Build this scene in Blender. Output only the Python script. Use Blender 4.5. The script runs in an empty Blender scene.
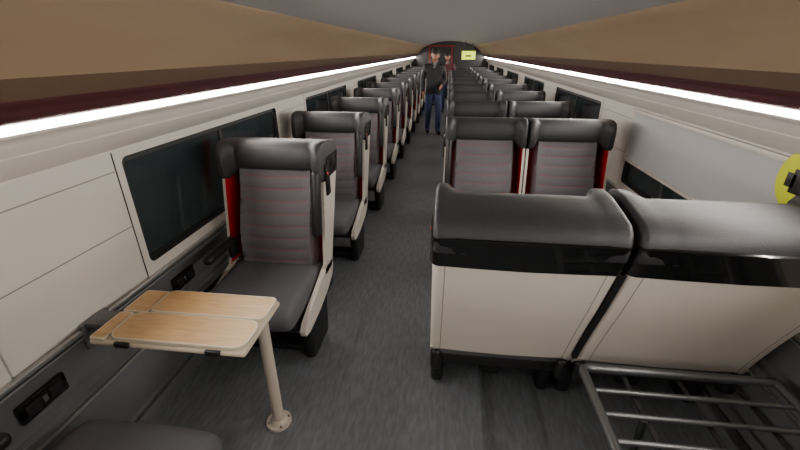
import bpy, bmesh, math, random
from mathutils import Vector, Matrix
random.seed(3)
scene = bpy.context.scene
COL = scene.collection

# ---------------------------------------------------------------- materials
def lin(h):
    h = h.lstrip('#')
    out = []
    for i in (0, 2, 4):
        c = int(h[i:i+2], 16)/255
        out.append(c/12.92 if c <= .04045 else ((c+.055)/1.055)**2.4)
    return (*out, 1)

def mat(name, hexc, rough=.5, metal=0., var=0., vscale=20., bump=0., bscale=60., stretch=(1, 1, 1), hex2=None, emit=0., coat=0.):
    m = bpy.data.materials.new(name); m.use_nodes = True
    nt = m.node_tree; b = nt.nodes['Principled BSDF']
    c = lin(hexc)
    b.inputs['Base Color'].default_value = c
    b.inputs['Roughness'].default_value = rough
    b.inputs['Metallic'].default_value = metal
    if coat: b.inputs['Coat Weight'].default_value = coat
    if emit:
        b.inputs['Emission Color'].default_value = c
        b.inputs['Emission Strength'].default_value = emit
    tc = nt.nodes.new('ShaderNodeTexCoord'); mp = nt.nodes.new('ShaderNodeMapping')
    mp.inputs['Scale'].default_value = stretch
    nt.links.new(tc.outputs['Object'], mp.inputs['Vector'])
    if var or hex2:
        n = nt.nodes.new('ShaderNodeTexNoise'); n.inputs['Scale'].default_value = vscale
        n.inputs['Detail'].default_value = 5
        nt.links.new(mp.outputs[0], n.inputs['Vector'])
        r = nt.nodes.new('ShaderNodeValToRGB')
        c2 = lin(hex2) if hex2 else tuple(min(1, x*(1+var)) for x in c[:3])+(1,)
        c1 = c if hex2 else tuple(x*(1-var) for x in c[:3])+(1,)
        r.color_ramp.elements[0].color = c1; r.color_ramp.elements[1].color = c2
        r.color_ramp.elements[0].position = .35; r.color_ramp.elements[1].position = .65
        nt.links.new(n.outputs['Fac'], r.inputs['Fac'])
        nt.links.new(r.outputs['Color'], b.inputs['Base Color'])
    if bump:
        n2 = nt.nodes.new('ShaderNodeTexNoise'); n2.inputs['Scale'].default_value = bscale
        n2.inputs['Detail'].default_value = 4
        nt.links.new(mp.outputs[0], n2.inputs['Vector'])
        bp = nt.nodes.new('ShaderNodeBump'); bp.inputs['Strength'].default_value = bump
        bp.inputs['Distance'].default_value = .01
        nt.links.new(n2.outputs['Fac'], bp.inputs['Height'])
        nt.links.new(bp.outputs['Normal'], b.inputs['Normal'])
    return m

M = {}
M['floor'] = mat('floor_vinyl', '#5e6265', .36, vscale=22, hex2='#71757a', stretch=(2.2, .5, 1), bump=.08, bscale=60)
M['ceil'] = mat('ceiling_grey', '#83817f', .6)
M['tan'] = mat('rack_tan', '#9a866b', .5, vscale=4, hex2='#917c61', stretch=(1, .2, 1))
M['tan_shaded'] = mat('rack_tan_shaded', '#64503f', .4)  # darker tan: shading of the downturned lower curve put into the colour
M['maroon'] = mat('rack_edge_maroon', '#4a272a', .35)
M['led'] = mat('led_diffuser', '#fff8f0', .5, emit=165)
M['cream'] = mat('wall_cream', '#d9d3ca', .45, var=.02, vscale=3)
M['cream2'] = mat('wall_moulding', '#ddd6ce', .35)
M['alu'] = mat('aluminium', '#b5b5b3', .3, metal=.8)
M['char'] = mat('dado_charcoal', '#626567', .35, var=.08, vscale=5)
M['dark'] = mat('dark_gap', '#161616', .6)
M['glass'] = mat('window_glass_night', '#2f3639', .05)
M['rubber'] = mat('window_rubber', '#1a1b1c', .5)
M['shade'] = mat('roller_shade', '#c2c3c2', .7, bump=.1, bscale=200)
M['leather'] = mat('headrest_leather', '#2f2f32', .55, bump=.12, bscale=140)
M['fabric'] = mat('seat_fabric_mauve', '#6e6b70', .9, var=.04, vscale=160, bump=.1, bscale=260)
M['fabric2'] = mat('seat_fabric_grey', '#5d5d62', .92, var=.05, vscale=160, bump=.1, bscale=260)
M['stitch'] = mat('stitch_red', '#a04a55', .8)
M['shell'] = mat('seat_shell_cream', '#d9d1c6', .38)
M['joint'] = mat('panel_joint', '#8f877d', .6)
M['red'] = mat('seat_shell_red', '#c4161e', .4)
M['black'] = mat('black_plastic_gloss', '#0c0c0d', .15, coat=.4)
M['blackm'] = mat('black_plastic_matte', '#19191b', .45)
M['wood'] = mat('table_wood', '#d6b07c', .35, vscale=9, hex2='#c69c66', stretch=(1.2, 14, 1))
M['tcream'] = mat('table_edge', '#dccfb6', .4)
M['tube'] = mat('brushed_steel', '#7d7f82', .35, metal=.8)
M['tubed'] = mat('dark_steel', '#4c4f51', .35, metal=.8)
M['legp'] = mat('table_leg_paint', '#cbbfb0', .35)
M['yellow'] = mat('sign_yellow', '#e2ea20', .4)
M['screen'] = mat('display_screen', '#d4e83a', .4, emit=1.5)
M['redled'] = mat('red_trim', '#7a1418', .4)
M['skin'] = mat('skin', '#a07058', .55)
M['hair'] = mat('hair', '#17120f', .7)
M['jacket'] = mat('jacket_black', '#17181c', .7, bump=.3, bscale=30)
M['jeans'] = mat('jeans_blue', '#3f4b72', .85, var=.15, vscale=40)
M['coatred'] = mat('jacket_maroon', '#4a1f24', .8)
M['shoe'] = mat('shoe', '#141414', .5)
M['shirt'] = mat('shirt_grey', '#77777c', .8)
M['eye'] = mat('eye_white', '#e8e8e8', .3)
M['lip'] = mat('lip', '#8f4a44', .5)

# ---------------------------------------------------------------- helpers
def finish(bm, name, mats, smooth=True, angle=40):
    bmesh.ops.recalc_face_normals(bm, faces=bm.faces[:])
    me = bpy.data.meshes.new(name); bm.to_mesh(me); bm.free()
    for m in mats: me.materials.append(m)
    if smooth:
        for p in me.polygons: p.use_smooth = True
        try: me.set_sharp_from_angle(angle=math.radians(angle))
        except Exception: pass
    return me

def obj(name, me, parent=None, loc=None, rot=None):
    o = bpy.data.objects.new(name, me); COL.objects.link(o)
    if parent: o.parent = parent
    if loc: o.location = loc
    if rot: o.rotation_euler = rot
    return o

def empty(name, loc=(0, 0, 0), rz=0):
    e = bpy.data.objects.new(name, None); e.empty_display_size = .1
    COL.objects.link(e); e.location = loc; e.rotation_euler = (0, 0, rz)
    return e

def add_box(bm, c, s, r=0., seg=3, mi=0, taper=None, rot=None):
    t = bmesh.new()
    bmesh.ops.create_cube(t, size=1)
    for v in t.verts:
        v.co = Vector((v.co.x*s[0], v.co.y*s[1], v.co.z*s[2]))
        if taper and v.co.z < 0:
            v.co.x *= taper[0]; v.co.y *= taper[1]
    if r > 0:
        bmesh.ops.bevel(t, geom=t.edges[:], offset=r, segments=seg, profile=.5, affect='EDGES')
    if rot: bmesh.ops.rotate(t, verts=t.verts, cent=(0, 0, 0), matrix=rot)
    bmesh.ops.translate(t, verts=t.verts, vec=c)
    for f in t.faces: f.material_index = mi
    me = bpy.data.meshes.new('tmp'); t.to_mesh(me); t.free()
    bm.from_mesh(me); bpy.data.meshes.remove(me)

def add_cyl(bm, p0, p1, r, r2=None, seg=16, mi=0):
    p0 = Vector(p0); p1 = Vector(p1); d = p1-p0
    t = bmesh.new()
    bmesh.ops.create_cone(t, cap_ends=True, segments=seg, radius1=r, radius2=r if r2 is None else r2, depth=d.length)
    q = Vector((0, 0, 1)).rotation_difference(d.normalized()).to_matrix()
    bmesh.ops.rotate(t, verts=t.verts, cent=(0, 0, 0), matrix=q)
    bmesh.ops.translate(t, verts=t.verts, vec=(p0+p1)/2)
    for f in t.faces: f.material_index = mi
    me = bpy.data.meshes.new('tmp'); t.to_mesh(me); t.free()
    bm.from_mesh(me); bpy.data.meshes.remove(me)

def add_sphere(bm, c, s, mi=0, u=20, v=14):
    t = bmesh.new()
    bmesh.ops.create_uvsphere(t, u_segments=u, v_segments=v, radius=1)
    for w in t.verts: w.co = Vector((w.co.x*s[0]+c[0], w.co.y*s[1]+c[1], w.co.z*s[2]+c[2]))
    for f in t.faces: f.material_index = mi
    me = bpy.data.meshes.new('tmp'); t.to_mesh(me); t.free()
    bm.from_mesh(me); bpy.data.meshes.remove(me)

def grid(bm, rows, mi=0, close=False):
    vs = [[bm.verts.new(p) for p in r] for r in rows]
    n = len(rows[0])
    for i in range(len(rows)-1):
        rng = range(n) if close else range(n-1)
        for j in rng:
            k = (j+1) % n
            f = bm.faces.new((vs[i][j], vs[i][k], vs[i+1][k], vs[i+1][j]))
            f.material_index = mi(i, j) if callable(mi) else mi
    return vs

def interp(tab, x):
    if x <= tab[0][0]: return tab[0][1]
    for (a, va), (b, vb) in zip(tab, tab[1:]):
        if x <= b: return va+(vb-va)*(x-a)/(b-a)
    return tab[-1][1]

# ---------------------------------------------------------------- seat meshes (facing -Y)
HW = .328
def mk_headrest():
    bm = bmesh.new()
    prof = [(.412, 1.135), (.412, 1.16), (.40, 1.195), (.37, 1.218), (.30, 1.232), (.20, 1.242), (.155, 1.240), (.125, 1.225), (.108, 1.195), (.098, 1.14), (.10, 1.10), (.115, 1.075), (.15, 1.062), (.25, 1.06), (.36, 1.07), (.405, 1.09)]
    cy = .26; cz = 1.145
    xs0 = [-1+2*k/30 for k in range(31)]
    ends = [.945, .96, .97, .982, .99, .997, 1]
    xs = [-x for x in ends[::-1]]+[x for x in xs0 if abs(x) < .94]+ends
    rows = []
    for x in xs:
        a = abs(x)
        w = min(1, max(0, (a-.74)/.14)); w = w*w*(3-2*w)
        e = 1
        if a > .94: e = math.sqrt(max(0, 1-((a-.94)/.06)**2))*.17+.83
        seam = .012 if .70 < a < .76 else 0
        r = []
        for (y, z) in prof:
            yy = y; zz = z
            fr = max(0, min(1, (.24-y)/.12))
            yy -= w*.085*fr
            if z > 1.12: zz += w*.012*max(0, min(1, (.3-y)/.12))
            if z < 1.12 and y < .2: zz -= w*.045
            yy = cy+(yy-cy)*(e-seam*1.5); zz = cz+(zz-cz)*(e-seam*.8)
            r.append((x*HW, yy, zz))
        rows.append(r)
    vs = grid(bm, rows, close=True)
    bm.faces.new(vs[0]); bm.faces.new(vs[-1])
    return finish(bm, 'headrest', [M['leather']], angle=60)

def mk_back():
    bm = bmesh.new()
    gs = [.09+.118*k for k in range(8)]
    ss = [0, .02]
    for g in gs:
        ss += [g-.03, g-.012, g-.0028, g+.0028, g+.012, g+.03]
    ss += [.97, 1]
    rows = []
    xs = [-1, -.99, -.96, -.9]+[-.8+.1*k for k in range(17)]+[.9, .96, .99, 1]
    for s in ss:
        dmin = min(abs(s-g) for g in gs)
        gd = .0035 if dmin < .007 else (.0025 if dmin < .016 else 0)
        r = []
        for x in xs:
            a = abs(x)
            z = .455+.64*s - .020*(1-x*x)*(1 if 0 < s < 1 else 0)
            y = .0+.135*s**1.15-.03*math.sin(math.pi*min(1, s*1.4))
            y -= .02*max(0, (a-.7))/.3*(1 if a < .93 else 0)
            y += gd*(1 if a < .93 else .3)
            if a > .9: y += .12*(1-math.sqrt(max(0, 1-((a-.9)/.1)**2)))
            if s == 0: y += .02
            r.append((x*.255, y, z))
        rows.append(r)
    def mi(i, j):
        m = (ss[i]+ss[i+1])/2
        return 1 if min(abs(m-g) for g in gs) < .0027 and 3 < j < len(xs)-5 else 0
    grid(bm, rows, mi)
    return finish(bm, 'back_cushion', [M['fabric'], M['stitch']], angle=80)

def mk_cushion():
    bm = bmesh.new()
    rows = []
    xs = [-1, -.985, -.95, -.88]+[-.8+.2*k for k in range(9)]+[.88, .95, .985, 1]
    prof = [(.10, .36), (.10, .46), (0, .475), (-.12, .47), (-.28, .472), (-.42, .478), (-.50, .472), (-.545, .45), (-.565, .415), (-.555, .37), (-.52, .345), (-.3, .34)]
    for x in xs:
        a = abs(x)
        e = math.sqrt(max(0, 1-((a-.86)/.14)**2)) if a > .86 else 1
        r = []
        for (y, z) in prof:
            zz = .41+(z-.41)*(.3+.7*e) + (.008*(a**2) if z > .44 else 0)
            yy = y if y > -.4 else y+.04*(1-e)+.02*a*a
            r.append((x*.283, yy, zz))
        rows.append(r)
    vs = grid(bm, rows, close=True)
    bm.faces.new(vs[0]); bm.faces.new(vs[-1])
    return finish(bm, 'seat_cushion', [M['fabric2']], angle=60)

YB = [(.40, .13), (.50, .165), (.65, .225), (.8, .29), (1.02, .375), (1.16, .415)]
YF = [(.40, -.03), (.47, -.04), (.52, -.02), (.65, .005), (.8, .03), (1.02, .07), (1.16, .16)]
def mk_shell():
    bm = bmesh.new()
    def ring(z, inset=0.):
        hw = HW-inset; yb = interp(YB, z)-inset; yf = interp(YF, z)
        R = .035; pts = [(-hw, yf), (-hw, (yf+yb-R)/2), (-hw, yb-R)]
        for k in range(1, 7):
            a = math.pi/2*k/6
            pts.append((-hw+R-R*math.cos(a), yb-R+R*math.sin(a)))
        pts += [(-hw+R+.010, yb), (-hw+R+.014, yb), (-hw*.5, yb+.006), (0, yb+.01), (hw*.5, yb+.006), (hw-R-.014, yb), (hw-R-.010, yb)]
        for k in range(6, -1, -1):
            a = math.pi/2*k/6
            pts.append((hw-R+R*math.cos(a), yb-R+R*math.sin(a)))
        pts += [(hw, (yf+yb-R)/2), (hw, yf)]
        return [(x, y, z) for x, y in pts]
    zs = [.425, .44, .47, .52, .58, .65, .72, .8, .9, 1.0, 1.02]
    outer = [ring(z) for z in zs]
    inner = [ring(z, .018) for z in zs]
    vo = grid(bm, outer, lambda i, j: 3 if j in (9, 14) else 0); vi = grid(bm, inner, 1)
    n = len(outer[0])
    for i in range(len(zs)-1):
        for j in (0, n-1):
            f = bm.faces.new((vo[i][j], vo[i+1][j], vi[i+1][j], vi[i][j])); f.material_index = 0
    for j in range(n-1):
        bm.faces.new((vo[0][j], vo[0][j+1], vi[0][j+1], vi[0][j])).material_index = 0
    zb = [1.02, 1.024, 1.09, 1.15, 1.155]
    off = [0, -.006, -.006, -.006, .004]
    rows = []
    for z, o in zip(zb, off):
        rows.append(ring(z, o))
    vb = grid(bm, rows, 2)
    rin = [ring(z, .03) for z in zb]
    vb2 = grid(bm, rin, 2)
    for j in range(n-1):
        bm.faces.new((vb[0][j], vb[0][j+1], vb2[0][j+1], vb2[0][j])).material_index = 2
        bm.faces.new((vb[-1][j], vb[-1][j+1], vb2[-1][j+1], vb2[-1][j])).material_index = 2
    fin = [(.13, .425), (.10, .47), (-.02, .475), (-.08, .455), (-.20, .42), (-.34, .385), (-.44, .35), (-.475, .315), (-.46, .28), (-.40, .262), (-.2, .275), (-.02, .31), (.09, .36)]
    for sx in (-1, 1):
        a = [bm.verts.new((sx*HW, y, z)) for y, z in fin]
        b = [bm.verts.new((sx*(HW-.03), y, z)) for y, z in fin]
        bm.faces.new(a); bm.faces.new(b)
        for k in range(len(fin)):
            l = (k+1) % len(fin)
            bm.faces.new((a[k], a[l], b[l], b[k]))
    return finish(bm, 'shell', [M['shell'], M['red'], M['black'], M['joint']], angle=35)

def mk_base():
    bm = bmesh.new()
    add_box(bm, (0, -.20, .315), (.56, .50, .07), .02, 2)
    add_box(bm, (0, -.20, .20), (.10, .30, .2), .02, 2)
    add_box(bm, (0, .06, .34), (.58, .08, .09), .02, 2)
    for sx in (-1, 1):
        add_box(bm, (sx*.288, -.20, .145), (.075, .36, .29), .03, 4, taper=(.9, .80))
        add_box(bm, (sx*.298, .03, .33), (.055, .20, .13), .025, 3)
    add_box(bm, (0, -.25, .05), (.5, .12, .05), .015, 2)
    add_box(bm, (0, .10, .385), (.6, .02, .03), .006, 2, mi=1)
    return finish(bm, 'base_frame', [M['blackm'], M['tube']])

def mk_arm_down():
    bm = bmesh.new()
    add_box(bm, (0, -.16, .635), (.055, .32, .05), .022, 4)
    add_box(bm, (0, -.02, .58), (.035, .09, .12), .015, 3)
    return finish(bm, 'armrest', [M['blackm']])

def mk_arm_up():
    bm = bmesh.new()
    add_box(bm, (0, .0, .90), (.05, .075, .40), .022, 4, rot=None)
    me = finish(bm, 'folded_armrest', [M['blackm']])
    me.transform(Matrix.Translation((0, .0, .9)) @ Matrix.Rotation(math.radians(-12), 4, 'X') @ Matrix.Translation((0, 0, -.9)))
    return me

def mk_clip():
    bm = bmesh.new()
    add_box(bm, (0, .13, 1.02), (.014, .07, .20), .006, 2, 0)
    add_sphere(bm, (.005, .12, 1.06), (.006, .012, .012), 1, 10, 6)
    return finish(bm, 'grab_handle', [M['black'], M['red']])

SM = dict(h=mk_headrest(), b=mk_back(), c=mk_cushion(), s=mk_shell(), f=mk_base(), ad=mk_arm_down(), au=mk_arm_up(), g=mk_clip())

def seat(x, y, aisle=1, rz=0., both_down=False, sx=1.):
    e = empty('train_seat', (x, y, 0), rz)
    obj('headrest', SM['h'], e); obj('back_cushion', SM['b'], e); obj('seat_cushion', SM['c'], e)
    obj('shell', SM['s'], e); obj('base_frame', SM['f'], e)
    if both_down:
        obj('armrest', SM['ad'], e, (aisle*.296, 0, 0))
    else:
        obj('folded_armrest', SM['au'], e, (aisle*.293, 0, 0))
        obj('grab_handle', SM['g'], e, (aisle*.335, 0, 0), (0, 0, 0))
    obj('armrest', SM['ad'], e, (-aisle*.285, 0, 0))
    e.scale = (sx, 1, 1)
    return e

LX = -1.055; AX = .322; BX = .99
YL = [2.14+1.24*i for i in range(11)]
YR = [3.20+1.24*i for i in range(10)]
for y in YL: seat(LX, y, 1)
for y in YR:
    seat(AX, y, -1); seat(BX, y, -1, both_down=True)
seat(.306, 1.645, 1, math.pi, sx=1.02)
e2 = seat(1.036, 1.645, -1, math.pi, both_down=True, sx=1.14)
bm = bmesh.new()  # black strip added between the bench seats, stands for the shaded gap
zz = [.425, .5, .65, .8, .92, 1.02]
fr = [(interp(YB, z)-.004, z) for z in zz]; bk = [(interp(YB, z)-.12, z) for z in zz[::-1]]
ly = fr+bk
a_ = [bm.verts.new((.328, y, z)) for y, z in ly]; b_ = [bm.verts.new((.3475, y, z)) for y, z in ly]
bm.faces.new(a_); bm.faces.new(b_)
for k in range(len(ly)):
    l = (k+1) % len(ly); bm.faces.new((a_[k], a_[l], b_[l], b_[k]))
obj('gap_shade_strip', finish(bm, 'gap_shade', [M['blackm']], smooth=False), e2)
seat(LX, .39, -1, math.pi)

# ---------------------------------------------------------------- shell of the carriage
Y0, Y1 = -1.6, 16.6
WL = 1.50
bm = bmesh.new()
add_box(bm, (0, (Y0+Y1)/2, -.03), (2*WL+.1, Y1-Y0, .06))
obj('floor', finish(bm, 'floor', [M['floor']], smooth=False))

def strip(bm, prof, mi=0, sx=1, n=1, y0=Y0, y1=Y1):
    rows = [[(sx*x, y0+(y1-y0)*k/n, z) for x, z in prof] for k in range(n+1)]
    grid(bm, rows, mi)

bm = bmesh.new()
cp = [(.90, 1.93), (.75, 1.99), (.6, 2.035), (.4, 2.075), (.2, 2.095), (0, 2.10)]
strip(bm, cp+[(-x, z) for x, z in cp[-2::-1]])
obj('ceiling', finish(bm, 'ceiling', [M['ceil']]))

for side, sx in (('left', -1), ('right', 1)):
    bm = bmesh.new()
    strip(bm, [(.90, 1.93), (.905, 1.922), (.98, 1.885), (1.05, 1.835), (1.12, 1.77), (1.17, 1.715), (1.20, 1.68)], 0, sx)
    strip(bm, [(1.20, 1.68), (1.235, 1.645), (1.262, 1.615)], 1, sx)  # lower curve, its shading painted as a darker band
    strip(bm, [(1.262, 1.615), (1.264, 1.608), (1.285, 1.592), (1.293, 1.575), (1.30, 1.556), (1.315, 1.544), (1.335, 1.538)], 2, sx)
    obj('luggage_rack_'+side, finish(bm, 'luggage_rack', [M['tan'], M['tan_shaded'], M['maroon']]))
    bm = bmesh.new()
    strip(bm, [(1.335, 1.538), (1.341, 1.533), (1.343, 1.52)], 0, sx)
    obj('led_light_'+side, finish(bm, 'led', [M['led']]))
    bm = bmesh.new()
    strip(bm, [(1.343, 1.52), (1.330, 1.512), (1.331, 1.503), (1.355, 1.493), (1.37, 1.485), (1.375, 1.475)], 0, sx)
    strip(bm, [(1.375, 1.475), (1.39, 1.44), (1.395, 1.435), (1.39, 1.43), (1.41, 1.40), (1.45, 1.365), (WL-.02, 1.345), (WL-.02, 1.335), (WL, 1.33)], 0, sx)
    obj('trim_'+side, finish(bm, 'trim', [M['cream2'], M['alu']]))

ZT, ZB = 1.297, .735
bays = []
start = 1.62; per = 2.56; wl = 1.78
k = -1
while start+per*k < Y1:
    a = start+per*k; bays.append((a, a+wl)); k += 1
def rrect(y0, y1, z0, z1, r, n=6):
    pts = []
    for cy, cz, a0 in ((y1-r, z1-r, 0), (y0+r, z1-r, 90), (y0+r, z0+r, 180), (y1-r, z0+r, 270)):
        for i in range(n+1):
            a = math.radians(a0+90*i/n)
            pts.append((cy+r*math.cos(a), cz+r*math.sin(a)))
    return pts
wn = 0
for side, sx in (('left', -1), ('right', 1)):
    bm = bmesh.new()
    prev = Y0
    zt, zb = 1.335, .675
    for (a, b) in bays:
        a2 = max(a, Y0+.05) if a < Y0 else a
        b2 = min(b, Y1-.05)
        if b2-a2 < .4: continue
        o0, o1 = a2-.04, b2+.04
        if o0 > prev:
            add_box(bm, (sx*(WL+.015), (prev+o0)/2, (zt+zb)/2), (.03, o0-prev-.008, zt-zb-.004), .004, 1)
            for zz in (1.245, .97):
                add_box(bm, (sx*(WL-.001), (prev+o0)/2, zz), (.004, o0-prev-.012, .004), 0, 1, mi=4)
        prev = o1
        inc = rrect(a2, b2, ZB, ZT, .035)
        outc = rrect(o0, o1, zb, zt, .004)
        rows = [[(sx*WL, y, z) for y, z in outc], [(sx*WL, y, z) for y, z in inc],
                [(sx*(WL+.03), y, z) for y, z in rrect(a2+.012, b2-.012, ZB+.012, ZT-.012, .03)]]
        grid(bm, rows, lambda i, j: 0 if i == 0 else 2, close=True)
        wn += 1
        w = bmesh.new()
        g = [w.verts.new((sx*(WL+.028), y, z)) for y, z in rrect(a2+.010, b2-.010, ZB+.010, ZT-.010, .03)]
        w.faces.new(g)
        r1 = rrect(a2+.011, b2-.011, ZB+.011, ZT-.011, .03); r2 = rrect(a2+.03, b2-.03, ZB+.03, ZT-.03, .025)
        grid(w, [[(sx*(WL+.022), y, z) for y, z in r1], [(sx*(WL+.022), y, z) for y, z in r2], [(sx*(WL+.028), y, z) for y, z in r2]], 1, close=True)
        mid = a2+wl*.5
        add_box(w, (sx*(WL+.024), mid, (ZT+ZB)/2), (.008, .035, ZT-ZB-.04), .002, 1, mi=1)
        obj('window_%d' % wn, finish(w, 'window', [M['glass'], M['rubber']], smooth=False))
    if prev < Y1:
        add_box(bm, (sx*(WL+.015), (prev+Y1)/2, (zt+zb)/2), (.03, Y1-prev-.008, zt-zb-.004), .004, 1)
    strip(bm, [(WL+.035, 1.36), (WL+.035, -.02)], 1, sx)
    strip(bm, [(WL+.03, .675), (WL-.002, .675)], 0, sx)
    strip(bm, [(WL-.002, .66), (WL-.002, .46), (WL-.02, .445), (WL-.02, .42), (WL-.06, .40), (WL-.06, .27), (WL-.05, .26), (WL-.05, .12), (WL-.06, .11), (WL-.06, 0)], 3, sx)
    obj('wall_'+side, finish(bm, 'wall', [M['cream'], M['dark'], M['rubber'], M['char'], M['joint']], smooth=False))
    bm = bmesh.new()
    add_box(bm, (sx*(WL-.005), (Y0+Y1)/2, .666), (.035, Y1-Y0, .022), .006, 2)
    add_box(bm, (sx*(WL-.012), (Y0+Y1)/2, .64), (.012, Y1-Y0, .010), .003, 2)
    add_box(bm, (sx*(WL-.064), (Y0+Y1)/2, .405), (.012, Y1-Y0, .012), .003, 2)
    obj('trim_rail_'+side, finish(bm, 'rail', [M['alu']]))
    bm = bmesh.new()
    add_box(bm, (sx*(WL-.07), (Y0+Y1)/2, .05), (.02, Y1-Y0, .10), .006, 2)
    obj('baseboard_'+side, finish(bm, 'base', [M['char']]))

bm = bmesh.new()
a, b = bays[1]
strip(bm, [(WL-.004, ZT+.02), (WL-.004, .935)], 0, 1, 1, a-.01, b+.01)
add_box(bm, (WL-.008, (a+b)/2, .93), (.018, b-a+.02, .022), .006, 2, mi=1)
add_box(bm, (WL-.012, (a+b)/2, ZT+.02), (.024, b-a+.04, .03), .006, 2, mi=1)
obj('window_shade', finish(bm, 'shade', [M['shade'], M['cream2']]))

bm = bmesh.new()
add_cyl(bm, (WL-.026, 1.715, 1.255), (WL-.036, 1.715, 1.255), .135, seg=40, mi=0)
add_box(bm, (WL-.038, 1.70, 1.25), (.006, .13, .10), .002, 2, mi=1)
add_box(bm, (WL-.038, 1.77, 1.25), (.006, .05, .06), .002, 2, mi=1)
obj('safety_sign', finish(bm, 'sign', [M['yellow'], M['blackm']]))

bm = bmesh.new()
def arch_wall(bm, y, mi):
    prof = [(0, 2.10), (.4, 2.075), (.9, 1.93), (1.2, 1.685), (1.35, 1.52), (WL+.03, 1.33), (WL+.03, 0)]
    pts = [(x, z) for x, z in prof]+[(-x, z) for x, z in prof[::-1][:-1]]
    f = bm.faces.new([bm.verts.new((x, y, z)) for x, z in pts]); f.material_index = mi
arch_wall(bm, Y1, 0)
obj('wall_end', finish(bm, 'we', [mat('end_wall_dark', '#201e1f', .5)], smooth=False))
bm = bmesh.new(); arch_wall(bm, Y0, 0)
obj('wall_back', finish(bm, 'wb', [M['cream']], smooth=False))
bm = bmesh.new()
dx = -.35
add_box(bm, (dx, Y1-.02, .95), (.80, .03, 1.90), .01, 2, 0)
add_box(bm, (dx, Y1-.04, 1.15), (.45, .012, 1.1), .03, 3, 1)
add_box(bm, (dx+.32, Y1-.05, 1.0), (.03, .03, .3), .01, 2, 2)
add_box(bm, (dx, Y1-.03, 1.93), (1.1, .05, .05), .01, 2, 3)
for s in (-1, 1): add_box(bm, (dx+s*.43, Y1-.03, .95), (.05, .05, 1.9), .01, 2, 3)
obj('door_1', finish(bm, 'door', [M['rubber'], M['glass'], M['tube'], M['redled']]))
bm = bmesh.new()
add_box(bm, (.62, 14.4, 1.62), (.50, .05, .32), .015, 3, 0)
add_box(bm, (.62, 14.373, 1.62), (.44, .006, .26), .003, 1, 1)
add_box(bm, (.62, 14.368, 1.60), (.2, .004, .05), 0, 1, 0)
add_cyl(bm, (.5, 14.4, 1.76), (.5, 14.4, 2.07), .012)
add_cyl(bm, (.74, 14.4, 1.76), (.74, 14.4, 2.01), .012)
obj('information_display', finish(bm, 'disp', [M['blackm'], M['screen']]))

# ---------------------------------------------------------------- table
e = empty('folding_table', (0, 0, 0))
bm = bmesh.new()
tx0, tx1, ty0, ty1, tz = -1.345, -.705, 1.05, 1.39, .735
add_box(bm, ((tx0+tx1)/2, (ty0+ty1)/2, tz-.022), (tx1-tx0, ty1-ty0, .026), .012, 3)
obj('table_slab', finish(bm, 'slab', [M['tcream']]), e)
bm = bmesh.new()
def leaf(bm, x0, x1, y0, y1, r0, z0, z1, mi_top=0):
    pts = rrect(x0, x1, y0, y1, r0, 6)
    a = [bm.verts.new((x, y, z0)) for x, y in pts]; b = [bm.verts.new((x, y, z1-.003)) for x, y in pts]
    ptc = rrect(x0+.002, x1-.002, y0+.002, y1-.002, r0-.001, 6)
    c = [bm.verts.new((x, y, z1)) for x, y in ptc]
    pti = rrect(x0+.006, x1-.006, y0+.006, y1-.006, r0-.004, 6)
    d = [bm.verts.new((x, y, z1)) for x, y in pti]
    n = len(a)
    for p, q, m in ((a, b, 1), (b, c, 1), (c, d, 1)):
        for i in range(n):
            bm.faces.new((p[i], p[(i+1) % n], q[(i+1) % n], q[i])).material_index = m
    bm.faces.new(a).material_index = 1; bm.faces.new(d).material_index = mi_top
leaf(bm, -1.22, -.708, 1.228, 1.387, .03, tz-.008, tz+.010)
leaf(bm, -1.27, -.708, 1.054, 1.222, .05, tz-.008, tz+.010)
leaf(bm, -1.342, -1.226, 1.228, 1.387, .012, tz-.008, tz+.002)
leaf(bm, -1.342, -1.276, 1.054, 1.222, .012, tz-.008, tz+.002)
obj('table_leaf', finish(bm, 'leaf', [M['wood'], M['tcream']], smooth=False), e)
bm = bmesh.new()
for x in (-1.20, -.83):
    add_box(bm, (x, 1.052, tz-.018), (.06, .022, .022), .005, 2)
obj('table_hinge', finish(bm, 'hinge', [M['blackm']]), e)
bm = bmesh.new()
lx, ly = -.785, 1.345
add_cyl(bm, (lx, ly, .012), (lx, ly, tz-.03), .027, seg=28)
add_cyl(bm, (lx, ly, 0), (lx, ly, .014), .062, seg=32)
add_cyl(bm, (lx, ly, .014), (lx, ly, .03), .045, .03, seg=32)
add_box(bm, (lx, ly-.04, tz-.045), (.08, .14, .03), .01, 2)
for k in range(4):
    a = k*math.pi/2+.6
    add_cyl(bm, (lx+.05*math.cos(a), ly+.05*math.sin(a), .01), (lx+.05*math.cos(a), ly+.05*math.sin(a), .019), .006, seg=8, mi=1)
obj('table_leg', finish(bm, 'leg', [M['legp'], M['tube']]), e)
bm = bmesh.new()
add_box(bm, (-1.41, 1.22, tz-.05), (.16, .10, .03), .008, 2)
add_box(bm, (-1.485, 1.22, tz-.10), (.02, .14, .12), .006, 2)
obj('wall_bracket', finish(bm, 'brk', [M['char']]), e)

for y in (.93, 1.80):
    bm = bmesh.new()
    add_box(bm, (-WL+.012, y, .535), (.02, .19, .085), .008, 2, 0)
    for q in (-.045, .045):
        add_box(bm, (-WL+.024, y+q, .535), (.006, .055, .05), .004, 2, 1)
    add_box(bm, (-WL+.024, y, .535), (.006, .018, .03), .002, 1, 2)
    obj('power_outlet', finish(bm, 'outlet', [M['black'], M['blackm'], M['tube']]))

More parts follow.
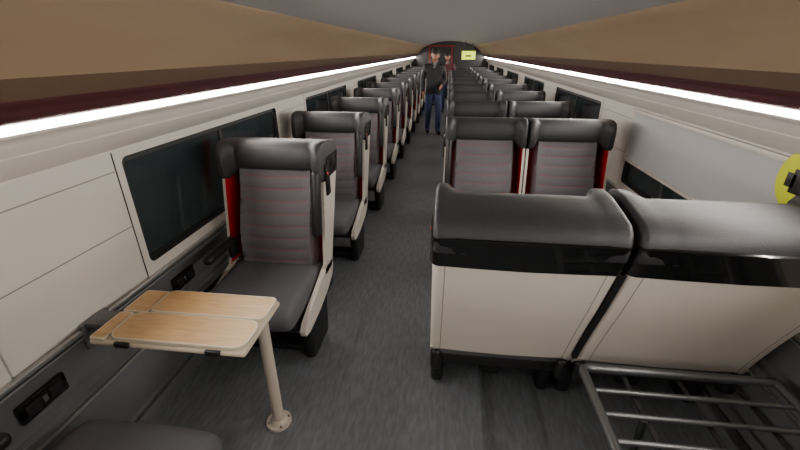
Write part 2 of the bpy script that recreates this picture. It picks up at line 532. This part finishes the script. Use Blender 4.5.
# ---------------------------------------------------------------- luggage shelf of steel tubes
bm = bmesh.new()
x0, x1, y0, y1, z = .63, 1.40, .30, 1.375, .50
R = .019
def tube_path(bm, pts, r, mi=0):
    for p, q in zip(pts, pts[1:]):
        add_cyl(bm, p, q, r, seg=14, mi=mi)
        add_sphere(bm, q, (r, r, r), mi, 14, 8)
    add_sphere(bm, pts[0], (r, r, r), mi, 14, 8)
tube_path(bm, [(x0, y0, z), (x0, y1-.03, z), (x0+.01, y1-.008, z), (x0+.03, y1, z), (x1, y1, z), (x1, y0, z), (x0, y0, z)], R)
y = y1-.12
while y > y0+.05:
    add_cyl(bm, (x0, y, z-.004), (x1, y, z-.004), .011, seg=12, mi=0)
    y -= .115
for xx in (.80, 1.02, 1.24):
    add_box(bm, (xx, (y0+y1)/2, z-.02), (.02, y1-y0, .008), .002, 1, 1)
for px, py in ((.78, y1-.25), (x1, y1-.25), (.78, y0), (x1, y0)):
    add_cyl(bm, (px, py, 0), (px, py, z), .013, seg=14, mi=1)
    add_cyl(bm, (px, py, 0), (px, py, .01), .03, seg=18, mi=1)
tube_path(bm, [(.78, y0, .12), (.78, y1-.25, .12), (x1, y1-.25, .12), (x1, y0, .12)], .011, 1)
y = y1-.34
while y > y0:
    add_cyl(bm, (.78, y, .12), (x1, y, .12), .007, seg=10, mi=1); y -= .13
obj('luggage_shelf', finish(bm, 'shelf', [M['tube'], M['tubed']]))

# ---------------------------------------------------------------- people
def skin_mesh(verts, edges, radii, sub=2, root=0):
    me = bpy.data.meshes.new('sk'); me.from_pydata(verts, edges, []); me.update()
    o = bpy.data.objects.new('sk', me); COL.objects.link(o)
    o.modifiers.new('s', 'SKIN')
    for i, r in enumerate(radii):
        sv = me.skin_vertices[0].data[i]
        sv.radius = r if isinstance(r, tuple) else (r, r)
        sv.use_root = (i == root)
    m = o.modifiers.new('ss', 'SUBSURF'); m.levels = sub; m.render_levels = sub
    dg = bpy.context.evaluated_depsgraph_get()
    dg.update()
    res = bpy.data.meshes.new_from_object(o.evaluated_get(dg))
    bpy.data.objects.remove(o)
    for p in res.polygons: p.use_smooth = True
    return res

def person(x, y, rz, H=1.82, top='jacket', legs='jeans', pose='walk', hair_long=False):
    e = empty('standing_person', (x, y, 0), rz)
    k = H/1.82
    if pose == 'walk':
        V = [(0, 0, .94), (0, -.01, 1.12), (0, -.02, 1.33), (0, -.02, 1.47), (0, -.045, 1.57),
             (-.19, -.01, 1.43), (-.25, .03, 1.16), (-.25, -.09, .93),
             (.19, -.01, 1.43), (.26, .02, 1.17), (.14, -.20, 1.07),
             (-.10, 0, .90), (-.11, -.05, .50), (-.11, .05, .09), (-.12, -.10, .045),
             (.10, 0, .90), (.10, -.16, .52), (.09, -.14, .09), (.10, -.29, .045)]
    else:
        V = [(0, 0, .94), (0, 0, 1.12), (0, 0, 1.33), (0, 0, 1.47), (0, -.02, 1.57),
             (-.18, 0, 1.43), (-.23, .02, 1.16), (-.22, -.08, .92),
             (.18, 0, 1.43), (.23, .02, 1.16), (.22, -.08, .92),
             (-.10, 0, .90), (-.11, -.03, .50), (-.11, .03, .09), (-.12, -.12, .045),
             (.10, 0, .90), (.11, -.03, .50), (.11, .03, .09), (.12, -.12, .045)]
    V = [tuple(c*k for c in v) for v in V]
    E = [(0, 1), (1, 2), (2, 3), (3, 4), (2, 5), (5, 6), (6, 7), (2, 8), (8, 9), (9, 10), (0, 11), (11, 12), (12, 13), (13, 14), (0, 15), (15, 16), (16, 17), (17, 18)]
    Rr = [(.16, .125), (.15, .12), (.185, .13), (.09, .08), .055, .085, .06, .042, .085, .06, .042, .105, .075, .055, .045, .105, .075, .055, .045]
    Rr = [tuple(c*k for c in r) if isinstance(r, tuple) else r*k for r in Rr]
    me = skin_mesh(V, E, Rr)
    for m in (M[top], M[legs], M['shoe'], M['skin'], M['shirt']): me.materials.append(m)
    for p in me.polygons:
        c = p.center
        if c.z < .10*k: p.material_index = 2
        elif c.z < .87*k and abs(c.x) < .21*k: p.material_index = 1
        elif c.z > 1.525*k: p.material_index = 3
        elif c.z > 1.43*k and abs(c.x) < .03*k and c.y < 0: p.material_index = 4
        else: p.material_index = 0
    obj('body', me, e)
    for wi, el in ((7, 6), (10, 9)):
        w = Vector(V[wi]); d = (w-Vector(V[el])).normalized()
        sx = -1 if w.x < 0 else 1
        side = Vector((0, -1, 0)); side = (side-d*side.dot(d)).normalized()
        nrm = d.cross(side)
        hv = [w-d*.01, w+d*.05]; he = [(0, 1)]; hr = [(.024), (.030, .016)]
        for q, L in ((-.027, .062), (-.009, .076), (.009, .082), (.027, .072)):
            b0 = len(hv); s = side*q*(-1)
            kn = w+d*.085+s
            curl = nrm*(-sx)*.012
            hv += [kn, kn+d*L*.5+curl*.6, kn+d*L*.85+curl*2]
            he += [(1, b0), (b0, b0+1), (b0+1, b0+2)]; hr += [.0105, .009, .0075]
        b0 = len(hv); hv += [w+d*.035+side*.03, w+d*.07+side*.05, w+d*.095+side*.052]
        he += [(1, b0), (b0, b0+1), (b0+1, b0+2)]; hr += [.012, .010, .008]
        hm = skin_mesh([tuple(v) for v in hv], he, hr, 1)
        hm.materials.append(M['skin'])
        obj('hand', hm, e)
    bm = bmesh.new()
    add_sphere(bm, (0, 0, 0), (.077, .098, .118), 0, 28, 20)
    for v in bm.verts:
        if v.co.z < -.02:
            t = min(1, (-.02-v.co.z)/.1); v.co.x *= 1-.28*t
            if v.co.y > 0: v.co.y *= 1-.35*t
    add_box(bm, (0, -.10, -.018), (.024, .035, .045), .009, 3, 0)
    add_box(bm, (0, -.092, -.062), (.045, .014, .014), .005, 3, 1)
    for s in (-1, 1):
        add_sphere(bm, (s*.030, -.087, .010), (.013, .009, .007), 2, 12, 8)
        add_sphere(bm, (s*.030, -.095, .010), (.005, .003, .005), 3, 8, 6)
        add_box(bm, (s*.031, -.093, .030), (.032, .010, .007), .003, 2, 3)
        add_sphere(bm, (s*.078, .008, -.005), (.010, .018, .030), 0, 12, 8)
    t = bmesh.new(); bmesh.ops.create_uvsphere(t, u_segments=28, v_segments=20, radius=1)
    dl = [v for v in t.verts if (v.co.z < .30 and v.co.y < -.1) or v.co.z < (-.9 if hair_long else -.35)]
    bmesh.ops.delete(t, geom=dl, context='VERTS')
    for v in t.verts:
        v.co = Vector((v.co.x*.088, v.co.y*.110+.002, v.co.z*.132+.008))
        if hair_long and v.co.z < 0: v.co.z *= 1.6
    for f in t.faces: f.material_index = 3
    tm = bpy.data.meshes.new('t'); t.to_mesh(tm); t.free(); bm.from_mesh(tm); bpy.data.meshes.remove(tm)
    hm = finish(bm, 'head', [M['skin'], M['lip'], M['eye'], M['hair']], angle=70)
    nk = V[4]
    obj('head', hm, e, (nk[0], nk[1]-.03, nk[2]+.115), (math.radians(24), 0, 0)).scale = (k, k, k)
    return e

person(-.33, 9.2, .25)
person(-.05, 12.6, -.2, H=1.72, top='coatred', pose='stand')
person(-.42, 14.3, .4, H=1.75, pose='stand')

# ---------------------------------------------------------------- world + camera
w = bpy.data.worlds.new('World'); scene.world = w; w.use_nodes = True
w.node_tree.nodes['Background'].inputs[0].default_value = (.01, .012, .016, 1)
w.node_tree.nodes['Background'].inputs[1].default_value = .5

cam = bpy.data.cameras.new('camera'); cam.sensor_width = 36; cam.lens = 36*390/800
cam.clip_start = .02
co = bpy.data.objects.new('camera', cam); COL.objects.link(co)
co.location = (0, 0, 1.75)
co.rotation_euler = (math.radians(90-24.04), 0, math.radians(6.68))
scene.camera = co
